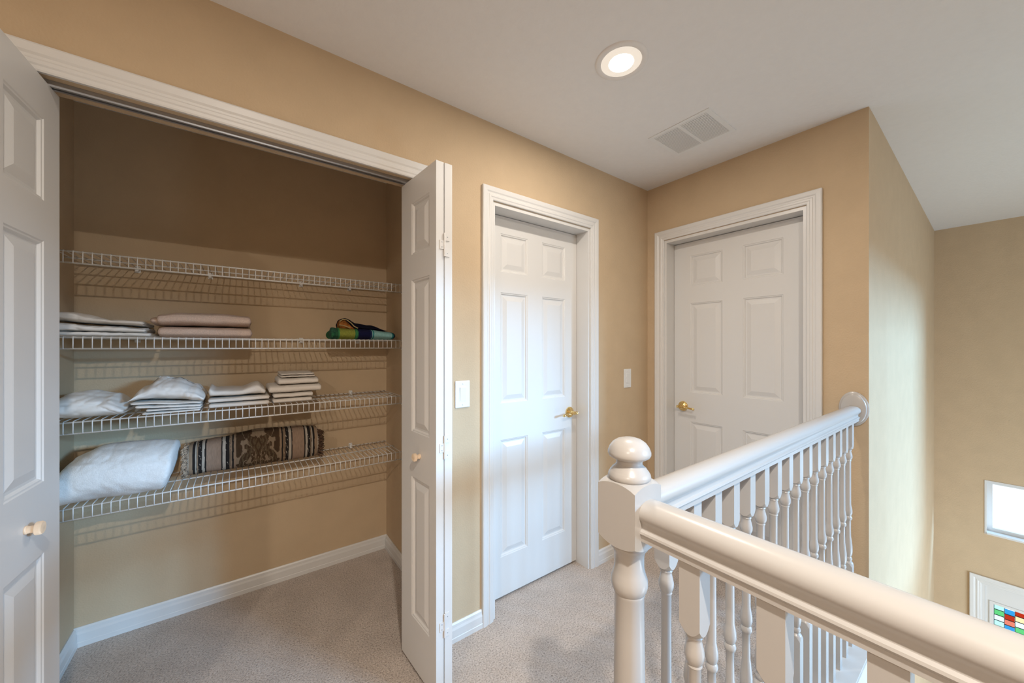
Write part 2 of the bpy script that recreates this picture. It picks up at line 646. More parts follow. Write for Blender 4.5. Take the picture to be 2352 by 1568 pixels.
def bifold_left():
    fx, fy = -0.405, 1.575
    root = empty('closet_bifold', (fx, fy, 0))
    nx, ny = -0.4235, 1.271
    dx, dy = fx - nx, fy - ny
    ang = math.atan2(dy, dx)
    sl = slab('door_leaf', LW, 0.018, 2.031, LT, [(0.050, 0.222, a, b) for a, b in LPAN], root)
    sl.location = (nx - fx, ny - fy, 0)
    sl.rotation_euler = (0, 0, ang)
    link('knob', bmesh_rot_y(lathe(KNOB, 24)), M['knob'], sl, True, loc=(0.136, 0, 0.893))
    s2 = slab('door_leaf', LW, 0.018, 2.031, LT, [(0.10, 0.255, a, b) for a, b in LPAN], root)
    s2.location = (-0.068, 0.0, 0)
    s2.rotation_euler = (0, 0, ang + PI)
    e = Vector((nx - fx - LT, ny - fy, 0))
    for z in (1.722, 0.957, 0.284):
        hinge(root, e.x, e.y - 0.0005, z, 1)
    return root


tag(bifold_left(), 'white paneled bifold closet door at the left edge of the picture, with knob', 'closet door')

# sliding track under the closet header
tk = extrude_profile([(0, 0), (0.024, 0), (0.024, -0.016), (0.016, -0.016), (0.016, -0.013), (0.021, -0.013), (0.021, -0.003), (0.003, -0.003), (0.003, -0.013), (0.008, -0.013), (0.008, -0.016), (0, -0.016)], OR - OL - 0.004)
tag(link('sliding_track', tk, M['steel'], loc=(OL + 0.002, YA + 0.030, OH - 0.0005)), 'grey metal sliding door track under the closet header', 'track')

# ------------------------------------------------------------------ light switches


def switch(x, z, label):
    root = empty('light_switch', (x, YA, z))
    pl = bevel_box(-0.0375, 0.0375, -0.006, 0, -0.0615, 0.0615, 0.0025, 2)
    link('plate', pl, M['plastic'], root)
    fr = boxes((-0.018, 0.018, -0.0066, -0.0055, -0.0345, 0.0345))
    link('rocker_frame', fr, M['plastic'], root)
    rk = bmesh.new()
    v = box(rk, -0.0155, 0.0155, -0.009, -0.006, -0.0315, 0.0315)
    for q in (v[0], v[1]):
        q.co.y = -0.0075
    for q in (v[4], v[5]):
        q.co.y = -0.0105
    bmesh.ops.bevel(rk, geom=rk.edges[:], offset=0.0008, segments=1, affect='EDGES')
    link('rocker', rk, M['plastic'], root)
    for s in (-1, 1):
        sc = lathe([(0.003, 0), (0.003, 0.0015), (0.001, 0.002)], 10)
        bmesh_rot_y(sc)
        link('screw', sc, M['vent'], root, True, loc=(0, -0.006, s * 0.048))
    return tag(root, label, 'light switch')


switch(0.822, 1.117, 'white rocker light switch plate between the folded closet door and the first door')
switch(2.057, 1.127, 'white rocker light switch plate near the corner, right of the brass handled narrow door')

# ------------------------------------------------------------------ recessed lights


def can_light(x, y, label):
    root = empty('recessed_light', (x, y, ZC))
    tr = lathe([(0.0755, 0.0), (0.0755, -0.004), (0.080, -0.0065), (0.090, -0.006), (0.0965, -0.003), (0.098, 0.0)], 48, caps=False)
    auto_smooth(link('trim_ring', tr, M['ceiling_fix'], root), 40)
    lens = lathe([(0.0001, -0.0075), (0.030, -0.0075), (0.046, -0.007), (0.0465, -0.006)], 40)
    link('lamp_lens', lens, M['lens'], root, True)
    baffle = lathe([(0.0462, -0.0065), (0.055, -0.005), (0.066, -0.0035), (0.0758, -0.0035)], 48, caps=False)
    link('baffle', baffle, M['baffle'], root, True)
    return tag(root, label, 'ceiling light')


M['ceiling_fix'] = mat('light_trim_enamel', (0.77, 0.74, 0.71, 1), 0.4)
M['lens'] = mat_emit('lamp_lens_glow', (1.0, 0.97, 0.92, 1), 6.0)
M['baffle'] = mat_emit('frosted_lamp_diffuser', (1.0, 0.93, 0.83, 1), 0.30)
can_light(*CANS[0], 'round recessed ceiling light, lit, beside the ceiling vent')
can_light(*CANS[1], 'round recessed ceiling light above the open landing in front of the closet')
can_light(*CANS[2], 'unseen recessed ceiling light added for fill at the far back end of the landing')

# ------------------------------------------------------------------ ceiling vent
M['vent_dark'] = mat('shadowed_duct_grey', (0.60, 0.60, 0.60, 1), 0.8)
vr = empty('ceiling_vent', (1.858, 0.960, ZC))
VX, VY = 0.143, 0.155
fm = bmesh.new()
box(fm, -VX, -VX + 0.022, -VY, VY, -0.0035, 0)
box(fm, VX - 0.022, VX, -VY, VY, -0.0035, 0)
box(fm, -VX + 0.022, VX - 0.022, -VY, -VY + 0.022, -0.0035, 0)
box(fm, -VX + 0.022, VX - 0.022, VY - 0.022, VY, -0.0035, 0)
bmesh.ops.remove_doubles(fm, verts=fm.verts, dist=1e-5)
link('frame', fm, M['vent'], vr)
link('mullion', boxes((-VX + 0.022, VX - 0.022, -0.008, 0.008, -0.0035, -0.0005)), M['vent'], vr)
link('backing', boxes((-VX + 0.022, VX - 0.022, -VY + 0.022, VY - 0.022, -0.0006, -0.0002)), M['vent_dark'], vr)
sm = bmesh.new()
v = box(sm, -0.0045, 0.0045, -0.0615, 0.0615, -0.0034, -0.0028)
slat_me = None
NS = 20
for bank in (-1, 1):
    for i in range(NS):
        x = -VX + 0.022 + (2 * VX - 0.044) * (i + 0.5) / NS
        if slat_me is None:
            o = link('slat', sm, M['vent'], vr)
            slat_me = o.data
        else:
            o = link_mesh('slat', slat_me, vr)
        o.location = (x, bank * 0.0705, 0)
        o.rotation_euler = (0, 0.0, 0)
tag(vr, 'white louvered air return vent in the ceiling near the corner', 'vent')

# ------------------------------------------------------------------ stair railing
rl = empty('stair_railing', (XR, YR, 0))
tag(rl, 'white stair railing with ball topped newel post, handrails and turned balusters', 'railing')
H = 0.040   # newel half width
npf = [(0.001, 1.163), (0.012, 1.1622), (0.022, 1.159), (0.030, 1.1535), (0.0355, 1.146), (0.0385, 1.138), (0.0387, 1.1335), (0.037, 1.1295), (0.032, 1.1265), (0.0265, 1.124), (0.0238, 1.1205),
       (0.0232, 1.115), (0.026, 1.111), (0.031, 1.107), (0.0325, 1.104), (0.0345, 1.102), (0.0375, 1.097), (0.0385, 1.092), (0.0365, 1.088), (0.0355, 1.0875),
       (0.0385, 1.0865), (0.044, 1.0845), (0.050, 1.0815), (0.0567, 1.077), (0.0567, 1.03), (0.0567, 0.982), (0.050, 0.9765), (0.044, 0.973), (0.038, 0.970), (0.034, 0.9685),
       (0.0335, 0.962), (0.029, 0.957), (0.0265, 0.945), (0.0265, 0.925), (0.029, 0.914), (0.0325, 0.903), (0.033, 0.893), (0.031, 0.884), (0.0275, 0.879), (0.028, 0.876), (0.0265, 0.872),
       (0.027, 0.80), (0.029, 0.62), (0.031, 0.48), (0.032, 0.42), (0.034, 0.41), (0.034, 0.40), (0.031, 0.395), (0.033, 0.38), (0.0365, 0.365), (0.037, 0.35), (0.033, 0.335), (0.035, 0.33),
       (0.044, 0.32), (0.0567, 0.305), (0.0567, 0.15), (0.0567, 0.0)]
auto_smooth(link('newel_post', lathe(npf, 64, square=H), M['rail'], rl, loc=(0, 0, 0.003)), 38, H)

# handrail profile (y across, z up) : rounded crown, cove, bead, flat base
ZT = 1.063
ZB = 0.996
RP = [(0.0, ZT), (0.009, ZT - 0.0006), (0.017, ZT - 0.003), (0.0235, ZT - 0.0075), (0.0275, ZT - 0.014), (0.0285, ZT - 0.021), (0.027, ZT - 0.027), (0.0235, ZT - 0.0315), (0.0205, ZT - 0.036), (0.0195, ZT - 0.042),
      (0.0205, ZT - 0.046), (0.0245, ZT - 0.049), (0.0255, ZT - 0.0525), (0.0235, ZT - 0.0555), (0.0220, ZT - 0.057), (0.0220, ZB)]
RPF = RP + [(-a, b) for a, b in RP[:0:-1]]
XL = XB - 0.018 - XR
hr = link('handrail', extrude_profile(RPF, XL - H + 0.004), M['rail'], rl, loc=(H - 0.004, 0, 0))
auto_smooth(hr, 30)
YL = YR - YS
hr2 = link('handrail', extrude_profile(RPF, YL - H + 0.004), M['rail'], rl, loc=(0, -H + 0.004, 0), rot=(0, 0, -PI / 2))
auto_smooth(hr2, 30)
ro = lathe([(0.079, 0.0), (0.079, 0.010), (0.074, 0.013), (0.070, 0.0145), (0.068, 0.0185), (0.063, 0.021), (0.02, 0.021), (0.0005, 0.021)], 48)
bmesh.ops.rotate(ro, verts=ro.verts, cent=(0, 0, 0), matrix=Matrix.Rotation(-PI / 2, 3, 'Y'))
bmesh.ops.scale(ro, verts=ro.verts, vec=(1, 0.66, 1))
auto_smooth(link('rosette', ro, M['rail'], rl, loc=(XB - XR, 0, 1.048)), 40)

b = 0.0165
zb = ZB + 0.002
bp = [(0.0234, 0), (0.0234, -0.103), (0.0200, -0.110), (0.0165, -0.1165), (0.0125, -0.119), (0.0110, -0.121), (0.0125, -0.1235), (0.0110, -0.126), (0.0108, -0.130), (0.0130, -0.140), (0.0148, -0.149), (0.0145, -0.157),
      (0.0125, -0.163), (0.0105, -0.167), (0.0115, -0.170), (0.0100, -0.173), (0.0098, -0.25), (0.0102, -0.365), (0.0112, -0.372), (0.0140, -0.388), (0.0145, -0.402), (0.0120, -0.412), (0.0100, -0.416), (0.0130, -0.420), (0.0140, -0.426), (0.0125, -0.432),
      (0.0095, -0.436), (0.0092, -0.470), (0.0098, -0.505), (0.0120, -0.525), (0.0145, -0.550), (0.0150, -0.575), (0.0130, -0.590), (0.0100, -0.597), (0.0130, -0.602), (0.0140, -0.608), (0.0120, -0.613), (0.0110, -0.616),
      (0.0165, -0.622), (0.0200, -0.630), (0.0234, -0.637), (0.0234, -(zb - 0.010))]
bme = None


def baluster(x, y):
    global bme
    if bme is None:
        o = link('baluster', lathe([(r, z + zb) for r, z in bp], 32, square=b), M['rail'], rl)
        auto_smooth(o, 38, b)
        bme = o.data
    else:
        o = link_mesh('baluster', bme, rl)
    o.location = (x - XR, y - YR, 0)


for i in range(16):
    baluster(0.708 + 0.0982 * i, YR)
y = 0.296
while y > YS + 0.05:
    baluster(XR, y)
    y -= 0.110

# ------------------------------------------------------------------ foyer window and front door
wn = struct(empty('window_1', (XD, 0, 0)))
cx0, cx1 = 0.0, 0.075
lin = bmesh.new()
box(lin, -0.004, 0.10, WY1 - 0.012, WY1, WZ0, WZ1)
box(lin, -0.004, 0.10, WY0, WY0 + 0.012, WZ0, WZ1)
box(lin, -0.004, 0.10, WY0 + 0.012, WY1 - 0.012, WZ1 - 0.012, WZ1)
box(lin, -0.012, 0.10, WY0 + 0.012, WY1 - 0.012, WZ0, WZ0 + 0.014)
link('liner', lin, M['white'], wn)
fr = bmesh.new()
a0, a1, c0, c1 = WY0 + 0.012, WY1 - 0.012, WZ0 + 0.014, WZ1 - 0.012
t = 0.030
box(fr, 0.070, 0.098, a1 - t, a1, c0, c1)
box(fr, 0.070, 0.098, a0, a0 + t, c0, c1)
box(fr, 0.070, 0.098, a0 + t, a1 - t, c0, c0 + t)
box(fr, 0.070, 0.098, a0 + t, a1 - t, c1 - t, c1)
link('frame', fr, M['white'], wn)
link('pane', boxes((0.082, 0.086, a0 + t, a1 - t, c0 + t, c1 - t)), M['glass'], wn)

wn2 = struct(empty('window_2', (0, YS - WT, 0)))
fr = bmesh.new()
xm = (W2X0 + W2X1) / 2
for q in ((W2X0, W2X0 + .04, W2Z0, W2Z1), (W2X1 - .04, W2X1, W2Z0, W2Z1), (W2X0 + .04, W2X1 - .04, W2Z0, W2Z0 + .04), (W2X0 + .04, W2X1 - .04, W2Z1 - .04, W2Z1), (xm - .02, xm + .02, W2Z0 + .04, W2Z1 - .04)):
    box(fr, q[0], q[1], 0.02, 0.06, q[2], q[3])
link('frame', fr, M['white'], wn2)
link('pane', boxes((W2X0 + .04, W2X1 - .04, 0.036, 0.040, W2Z0 + .04, W2Z1 - .04)), M['glass'], wn2)

wn3 = struct(empty('added_window', (0, YS - WT, 0)))  # unseen window, added as an opening for the foyer fill light
fr = bmesh.new()
for q in ((2.3, 2.34, -2.0, -0.4), (4.26, 4.3, -2.0, -0.4), (2.34, 4.26, -2.0, -1.96), (2.34, 4.26, -0.44, -0.4), (3.28, 3.32, -1.96, -0.44)):
    box(fr, q[0], q[1], 0.02, 0.06, q[2], q[3])
link('frame', fr, M['white'], wn3)
link('pane', boxes((2.34, 4.26, 0.036, 0.040, -1.96, -0.44)), M['glass'], wn3)

d3 = struct(empty('door_3', (XD, FD1, ZF), -PI / 2))
fw = FD1 - FD0
link('jamb', boxes((0, 0.02, 0.0, WT, 0, FDH - ZF), (fw - 0.02, fw, 0.0, WT, 0, FDH - ZF), (0.02, fw - 0.02, 0, WT, FDH - ZF - 0.02, FDH - ZF)), M['white'], d3)
casing('trim_6', fw, FDH - ZF, (XD, FD1, ZF), (0, 0, -PI / 2), 1.05)
# slab with a glazed opening: built around the glass
gx0, gx1, gz1, gz0 = 0.062, fw - 0.062, -0.895 - ZF, 0.35
sb = bmesh.new()
hz = FDH - ZF - 0.022
box(sb, 0.0205, gx0, 0.012, 0.054, 0.01, hz)
box(sb, gx1, fw - 0.0205, 0.012, 0.054, 0.01, hz)
box(sb, gx0, gx1, 0.012, 0.054, gz1, hz)
box(sb, gx0, gx1, 0.012, 0.054, 0.01, gz0)
ds = link('slab', sb, M['white'], d3)
fr = bmesh.new()
for q in ((gx0 - 0.018, gx0 + 0.003, gz0 - .018, gz1 + 0.018), (gx1 - 0.003, gx1 + 0.018, gz0 - .018, gz1 + 0.018)):
    box(fr, q[0], q[1], 0.005, 0.013, q[2], q[3])
box(fr, gx0 + 0.003, gx1 - 0.003, 0.005, 0.013, gz1 - 0.003, gz1 + 0.018)
box(fr, gx0 + 0.003, gx1 - 0.003, 0.005, 0.013, gz0 - 0.018, gz0 + 0.003)
link('glass_bead', fr, M['white'], ds)
SG = [('pale_green', (0.72, 0.95, 0.86, 1)), ('green', (0.35, 0.75, 0.42, 1)), ('blue', (0.18, 0.55, 0.80, 1)), ('red', (0.70, 0.16, 0.08, 1)), ('rose', (0.90, 0.45, 0.36, 1)), ('cream', (0.98, 0.86, 0.62, 1)), ('clear', (0.90, 0.96, 0.98, 1))]
SGM = [glass('stained_glass_' + n, c, 0.04) for n, c in SG]
pattern = [[0, 1, 6, 0, 2, 1], [2, 3, 4, 2, 6, 5], [3, 5, 6, 1, 4, 2], [2, 4, 6, 0, 3, 1]]
tw, thh = 0.054, 0.046
cols = int((gx1 - gx0) / tw)
rows_vis = 9
lead = bmesh.new()
for c in range(cols):
    xa = gx0 + 0.006 + c * tw
    for r in range(rows_vis):
        za = gz1 - 0.004 - (r + 1) * thh - (0.012 if c % 2 else 0.0)
        k = pattern[c % 4][(r + (c // 4) * 2) % 6]
        link('stained_pane', boxes((xa + 0.002, xa + tw - 0.002, 0.028, 0.032, za + 0.002, za + thh - 0.002)), SGM[k], ds)
        box(lead, xa, xa + tw, 0.026, 0.034, za - 0.0018, za + 0.0018)
    box(lead, xa - 0.0018, xa + 0.0018, 0.026, 0.034, gz0, gz1)
link('lead_came', lead, M['dark'], ds)
link('lower_pane', boxes((gx0, gx1, 0.029, 0.031, gz0, gz1 - 0.02 - rows_vis * thh)), SGM[6], ds)

# ------------------------------------------------------------------ wire shelves
SF, SBK = 2.140, 2.447          # shelf front and back y
RR = 0.0032
SX0, SX1 = CL + 0.010, CR - 0.010
SHELF_Z = [1.702, 1.371, 1.043, 0.712]
LIP = 0.044


def wire_shelf(z, label, clips):
    root = empty('wire_shelf', (0, 0, z))
    tag(root, label, 'shelf', 'wire closet shelves')
    return root


SHL = ['topmost empty white wire shelf in the closet', 'second white wire shelf from the top, holding beige towels and a beach towel',
       'third white wire shelf from the top, holding white towels and sheets', 'lowest white wire shelf, holding the pale blanket and fringed throw']
CLIPS = [[-0.391, -0.123, 0.287, 0.552], [-0.391, 0.287, 0.60], [-0.391, 0.05, 0.559], [-0.391, 0.05, 0.559]]
cw_me = rod_me = bot_me = clip_me = br_me = None
for z, lab, cl in zip(SHELF_Z, SHL, CLIPS):
    root = wire_shelf(z, lab, cl)
    # L-shaped cross wires running back to front and down the lip
    nw = 54
    for i in range(nw):
        x = SX0 + 0.016 + (SX1 - SX0 - 0.03) * i / (nw - 1)
        if cw_me is None:
            bm = tube(bmesh.new(), [(0, SBK, 0.0035), (0, SF + 0.001, 0.0035), (0, SF - 0.0025, 0.0005), (0, SF - 0.0025, -LIP)], 0.0019, 5)
            o = link('cross_wire', bm, M['wire'], root, True)
            cw_me = o.data
        else:
            o = link_mesh('cross_wire', cw_me, root)
        o.location = (x, 0, 0)
    for yy, zz in ((SF, 0), ((SF + SBK) / 2 + 0.005, 0), (SBK, 0), (SF, -LIP)):
        if rod_me is None:
            bm = tube(bmesh.new(), [(SX0, 0, 0), (SX1, 0, 0)], RR, 8)
            o = link('rod', bm, M['wire'], root, True)
            rod_me = o.data
        else:
            o = link_mesh('rod', rod_me, root)
        o.location = (0, yy, zz)
    for x in cl:
        if clip_me is None:
            bm = boxes((-0.007, 0.007, SBK - 0.006, CB, -0.008, 0.012), (-0.010, 0.010, CB - 0.004, CB, -0.016, 0.016), (-0.005, 0.005, SBK - 0.009, SBK - 0.004, -0.012, 0.004))
            o = link('wall_clip', bm, M['plastic'], root)
            clip_me = o.data
        else:
            o = link_mesh('wall_clip', clip_me, root)
        o.location = (x, 0, 0)
    for s, x in ((1, CR), (-1, CL)):
        bm = boxes((0, -s * 0.004, SF - 0.013, SF + 0.017, -LIP - 0.009, 0.008), (0, -s * 0.013, SF - 0.013, SF - 0.009, -LIP - 0.009, 0.008), (0, -s * 0.013, SF - 0.009, SF + 0.012, -LIP - 0.009, -LIP - 0.005))
        link('end_bracket', bm, M['plastic'], root, loc=(x, 0, 0))

# ------------------------------------------------------------------ linens
M['sheet'] = mat('off_white_cotton_sheet', (0.70, 0.64, 0.57, 1), 0.9, bump=0.25, bscale=90, spec=0.1)
M['white_cotton'] = mat('white_cotton', (0.80, 0.765, 0.72, 1), 0.92, bump=0.2, bscale=90, spec=0.1)
M['terry'] = mat('white_terry', (0.80, 0.745, 0.68, 1), 0.97, bump=0.7, bscale=420, spec=0.05)
M['pink_terry'] = mat('beige_pink_terry', (0.62, 0.46, 0.365, 1), 0.97, bump=0.8, bscale=380, var=0.12, vscale=300, spec=0.05)
M['fleece'] = mat('pale_fleece', (0.78, 0.775, 0.76, 1), 1.0, bump=0.7, bscale=260, var=0.04, vscale=120, spec=0.05)


def nz(p, s, seed=0.0):
    return noise.noise(Vector((p[0] * s + seed, p[1] * s + seed * 1.7, p[2] * s - seed)))


def loft(bm, x0, x1, yc, zc, a, b_, nx=40, nu=36, power=2.6, end=0.10, amp=0.004, sc=14.0, seed=1.0, zmin=None, tilt=0.0, shift=None, flat_end=False, wr=None, cr=0.0):
    """closed cloth body along X; yc, zc, a, b_ are functions of s in 0..1 (centre and half sizes)"""
    F = lambda g, s: g(s) if callable(g) else g
    rings = []
    E_ = end
    for k in range(nx + 1):
        s = k / nx
        if E_ > 0:
            e = min(s, 1 - s) / E_
            sc_ = 1.0 if e >= 1 else max(0.0, 1 - (1 - e) ** 2.6) ** (1 / 2.6)
        else:
            sc_ = 1
        if sc_ < 0.02:
            sc_ = 0.02
        if flat_end:
            sc_ = 0.55 + 0.45 * sc_
        ring = []
        for i in range(nu):
            t = 2 * PI * i / nu
            c, s_ = math.cos(t), math.sin(t)
            cy = math.copysign(abs(c) ** (2 / power), c)
            cz = math.copysign(abs(s_) ** (2 / power), s_)
            x = x0 + (x1 - x0) * s
            y = F(yc, s) + cy * F(a, s) * (0.75 + 0.25 * sc_)
            z = F(zc, s) + cz * F(b_, s) * sc_
            n1 = nz((x, y, z), sc, seed)
            n2 = nz((x, y, z), sc * 2.7, seed + 9)
            y += amp * (n1 + 0.4 * n2) * (1 if c < 0 else 0.6)
            z += amp * (nz((x, y, z), sc, seed + 5) + 0.4 * n2)
            if cr:
                q = 1 - abs(noise.noise(Vector((x * 7 + seed * 3, (z + 0.25 * x + 0.3 * y) * 26, seed))))
                q2 = 1 - abs(noise.noise(Vector((x * 16 - seed, (z - 0.4 * x) * 30, seed + 4))))
                g = cr * (q ** 9 + 0.6 * q2 ** 10)
                y += g if c < 0.3 else 0
                z -= 0.6 * g if s_ > 0.2 else 0
            if wr:
                y, z = wr(s, t, x, y, z)
            x += tilt * (z - F(zc, s)) + amp * 0.8 * nz((x, y, z), sc * 1.3, seed + 3) * (1 if 0 < k < nx else 1)
            if zmin is not None and z < zmin:
                z = zmin + 0.0003 * (z - zmin)
            ring.append(bm.verts.new((x, y, z)))
        rings.append(ring)
    for r0, r1 in zip(rings, rings[1:]):
        for i in range(nu):
            j = (i + 1) % nu
            bm.faces.new((r0[i], r0[j], r1[j], r1[i]))
    bm.faces.new(rings[0][::-1])
    bm.faces.new(rings[-1])
    return bm


def recenter(o):
    """move the origin to the base centre of the mesh"""
    me = o.data
    xs = [v.co.x for v in me.vertices]
    ys = [v.co.y for v in me.vertices]
    zs = [v.co.z for v in me.vertices]
    c = Vector(((min(xs) + max(xs)) / 2, (min(ys) + max(ys)) / 2, min(zs)))
    me.transform(Matrix.Translation(-c))
    o.location = o.location + c
    return o


def cloth(name, m, label, cat, specs, group=None):
    bm = bmesh.new()
    for kw in specs:
        loft(bm, **kw)
    o = link(name, bm, m, None, True)
    recenter(o)
    return tag(o, label, cat, group)


YF, YM = 2.152, 2.30   # front fold line, middle
zs2 = SHELF_Z[1] + 0.0056
zs3 = SHELF_Z[2] + 0.0056
zs4 = SHELF_Z[3] + 0.0056


def lerp(*pts):
    def f(s):
        for (a, va), (b2, vb) in zip(pts, pts[1:]):
            if s <= b2:
                q = (s - a) / (b2 - a)
                q = q * q * (3 - 2 * q)
                return va + (vb - va) * q
        return pts[-1][1]
    return f


def slabspec(x0, x1, zlo, zhi, yf=YF, yb=2.43, **kw):
    """cloth slab between bottom profile zlo(s) and top profile zhi(s)"""
    F = lambda g, s: g(s) if callable(g) else g
    d = dict(x0=x0, x1=x1, yc=(yf + yb) / 2, a=(yb - yf) / 2, zc=lambda s: (F(zlo, s) + F(zhi, s)) / 2, b_=lambda s: (F(zhi, s) - F(zlo, s)) / 2)
    d.update(kw)
    return d


# shelf 2, left: two folded sheets
cloth('folded_sheet', M['white_cotton'], 'white folded cotton sheet lying flat on the second shelf, under the cream sheet', 'sheet',
      [slabspec(-0.575, -0.305, zs2, zs2 + 0.020, amp=0.003, seed=2, zmin=zs2, power=4.0, end=0.03, cr=0.005, nx=60),
       slabspec(-0.575, -0.320, zs2 + 0.019, lerp((0, zs2 + 0.052), (0.5, zs2 + 0.045), (1, zs2 + 0.040)), amp=0.004, seed=5, power=3.8, end=0.03, zmin=zs2 + 0.017, cr=0.006, nx=60, nu=48)])
cloth('folded_sheet', M['sheet'], 'cream folded sheet slumped on top of the white sheet on the second shelf', 'sheet',
      [slabspec(-0.575, -0.325, lerp((0, zs2 + 0.059), (0.55, zs2 + 0.050), (1, zs2 + 0.046)), lerp((0, zs2 + 0.094), (0.15, zs2 + 0.098), (0.65, zs2 + 0.070), (1, zs2 + 0.068)), amp=0.004, seed=8, power=3.4, end=0.03, cr=0.006, nx=60, nu=56,
                wr=lambda s, t, x, y, z: (y - 0.004 * s, z))])
# pink towels


def band(s, t, x, y, z):
    # woven dobby border line along the front
    return y, z


pk_top = lerp((0, zs2 + 0.098), (0.25, zs2 + 0.113), (0.6, zs2 + 0.115), (1, zs2 + 0.107))
pk_mid = lerp((0, zs2 + 0.0515), (0.4, zs2 + 0.0535), (1, zs2 + 0.053))
cloth('folded_towel', M['pink_terry'], 'lower beige pink folded bath towel on the second shelf', 'towel',
      [slabspec(-0.288, 0.050, zs2, lambda s: pk_mid(s) - 0.005, amp=0.002, seed=11, zmin=zs2, end=0.05, power=3.3)], 'beige pink bath towels')


def dobby(s, t, x, y, z):
    # recessed dobby stripes across the front of the towel
    for t0, wd, dp in ((PI * 0.93, 0.05, 0.0025), (PI * 0.985, 0.02, 0.0018), (PI * 0.875, 0.02, 0.0018)):
        d = abs(t - t0)
        if d < wd:
            y += dp
    return y, z


up = cloth('folded_towel', M['pink_terry'], 'upper beige pink folded bath towel on the second shelf, with woven border', 'towel',
           [slabspec(-0.290, 0.046, pk_mid, pk_top, amp=0.003, seed=14, end=0.04, power=3.0, nu=90, wr=dobby),
            slabspec(-0.312, -0.262, lambda s: zs2 + 0.053, lambda s: zs2 + 0.090, amp=0.002, seed=15, end=0.35, power=2.2, nx=14, yf=2.168)], 'beige pink bath towels')

# shelf 3: pillow bundle, crumpled sheets, two piles of white towels


def crease(s, t, x, y, z):
    d = z - (zs3 + 0.02 + 0.10 * (s - 0.25))
    y += 0.006 * math.exp(-(d / 0.006) ** 2)
    d2 = z - (zs3 + 0.088 - 0.035 * s + 0.006 * math.sin(9 * s))
    y += 0.005 * math.exp(-(d2 / 0.004) ** 2)
    return y, z


cloth('pillow', M['white_cotton'], 'puffy white pillow in a case at left end of the third shelf', 'pillow',
      [slabspec(-0.580, -0.378, zs3, lerp((0, zs3 + 0.100), (0.4, zs3 + 0.108), (0.75, zs3 + 0.090), (1, zs3 + 0.055)), yf=2.10, yb=2.42, amp=0.006, sc=9, seed=21, zmin=zs3, power=2.3, end=0.28, cr=0.007, wr=crease, nu=72, nx=60)])

sheets = []
zz = zs3
for i, (xa, xb, h, yf) in enumerate(((-0.330, -0.140, 0.011, 2.128), (-0.318, -0.137, 0.011, 2.126), (-0.352, -0.136, 0.013, 2.128), (-0.366, -0.136, 0.011, 2.130))):
    tilt0 = 0.004 * i
    sheets.append(slabspec(xa, xb, (lambda q, k: (lambda s: q + k * (1 - s)))(zz, tilt0), (lambda q, k, hh: (lambda s: q + hh + k * (1 - s)))(zz, tilt0, h), yf=yf, yb=2.40, amp=0.0024, seed=31 + i, cr=0.003, power=3.8, end=0.05, zmin=zs3))
    zz += h * 0.93
sheets.append(slabspec(-0.372, -0.128, lerp((0, zz + 0.016), (1, zz - 0.004)), lerp((0, zz + 0.028), (0.16, zz + 0.070), (0.36, zz + 0.112), (0.6, zz + 0.104), (0.85, zz + 0.070), (1, zz + 0.035)), yf=2.122, yb=2.41, amp=0.006, sc=10, seed=40, power=2.1, end=0.06, cr=0.008, nu=64, nx=56,
                       wr=lambda s, t, x, y, z: (y + 0.0025 * math.sin(70 * (z + 0.35 * x) + 3 * nz((x, y, z), 9, 4)) * (1 if PI * 0.5 < t < PI * 1.4 else 0.2) + max(0, z - zz - 0.02) * 0.6 * (1 if t > PI / 2 and t < 1.5 * PI else 0.0) * 1.0, z)))
cloth('folded_sheet', M['white_cotton'], 'loosely folded white bed sheet with drooping layers, between pillow and towels on the third shelf', 'sheet', sheets)

# left pile of white towels
tz = [0, 0.024, 0.047]
tg = 'white towels on the third shelf'
yT = 2.178
cloth('folded_towel', M['terry'], 'bottom towel of the left pile of white towels on the third shelf', 'towel', [slabspec(-0.119, 0.120, zs3, zs3 + 0.022, yf=yT, amp=0.0012, seed=51, zmin=zs3, power=4.5, end=0.025)], tg)
cloth('folded_towel', M['terry'], 'middle towel of the left pile of white towels on the third shelf', 'towel', [slabspec(-0.121, 0.121, zs3 + 0.0255, zs3 + 0.0465, yf=yT, amp=0.0012, seed=54, power=4.5, end=0.025)], tg)
ttop = lerp((0, zs3 + 0.104), (0.12, zs3 + 0.086), (0.55, zs3 + 0.084), (0.85, zs3 + 0.106), (1, zs3 + 0.080))
cloth('folded_towel', M['terry'], 'thick top towel of the left pile of white towels on the third shelf', 'towel', [slabspec(-0.118, 0.104, zs3 + 0.0525, ttop, yf=yT + .002, amp=0.0028, seed=57, power=3.3, end=0.03)], tg)
# right pile
yT2 = 2.168
r = [(0.130, 0.308, 0.0, 0.026), (0.132, 0.312, 0.0265, 0.052), (0.112, 0.352, 0.0525, 0.092), (0.152, 0.338, 0.0925, 0.127)]
rl_ = ['bottom towel of the right pile of white towels on the third shelf', 'second towel from bottom of the right white towel pile, third shelf',
       'widest towel, jutting out of the right pile of white towels, third shelf', 'small hand towel below the washcloths on the right white towel pile']
for k, ((xa, xb, z0, z1), lab) in enumerate(zip(r, rl_)):
    cloth('folded_towel', M['terry'], lab, 'towel', [slabspec(xa, xb, (lambda q: lambda s: q + 0.004 * s * 0)(zs3 + z0), (lambda q: lambda s: q + 0.003 * math.sin(4 * s) * 0)(zs3 + z1), yf=yT2 + (0.0 if k != 2 else -0.004), amp=0.002, seed=61 + 3 * k, zmin=zs3 + z0, power=3.4, end=0.05)], tg)
cloth('washcloth', M['terry'], 'thin crumpled washcloth second from the top of the right pile of white towels', 'washcloth',
      [slabspec(0.164, 0.322, zs3 + 0.128, zs3 + 0.139, yf=yT2 + .01, amp=0.0025, sc=40, seed=81, power=3.0, end=0.06, zmin=zs3 + 0.1275)])
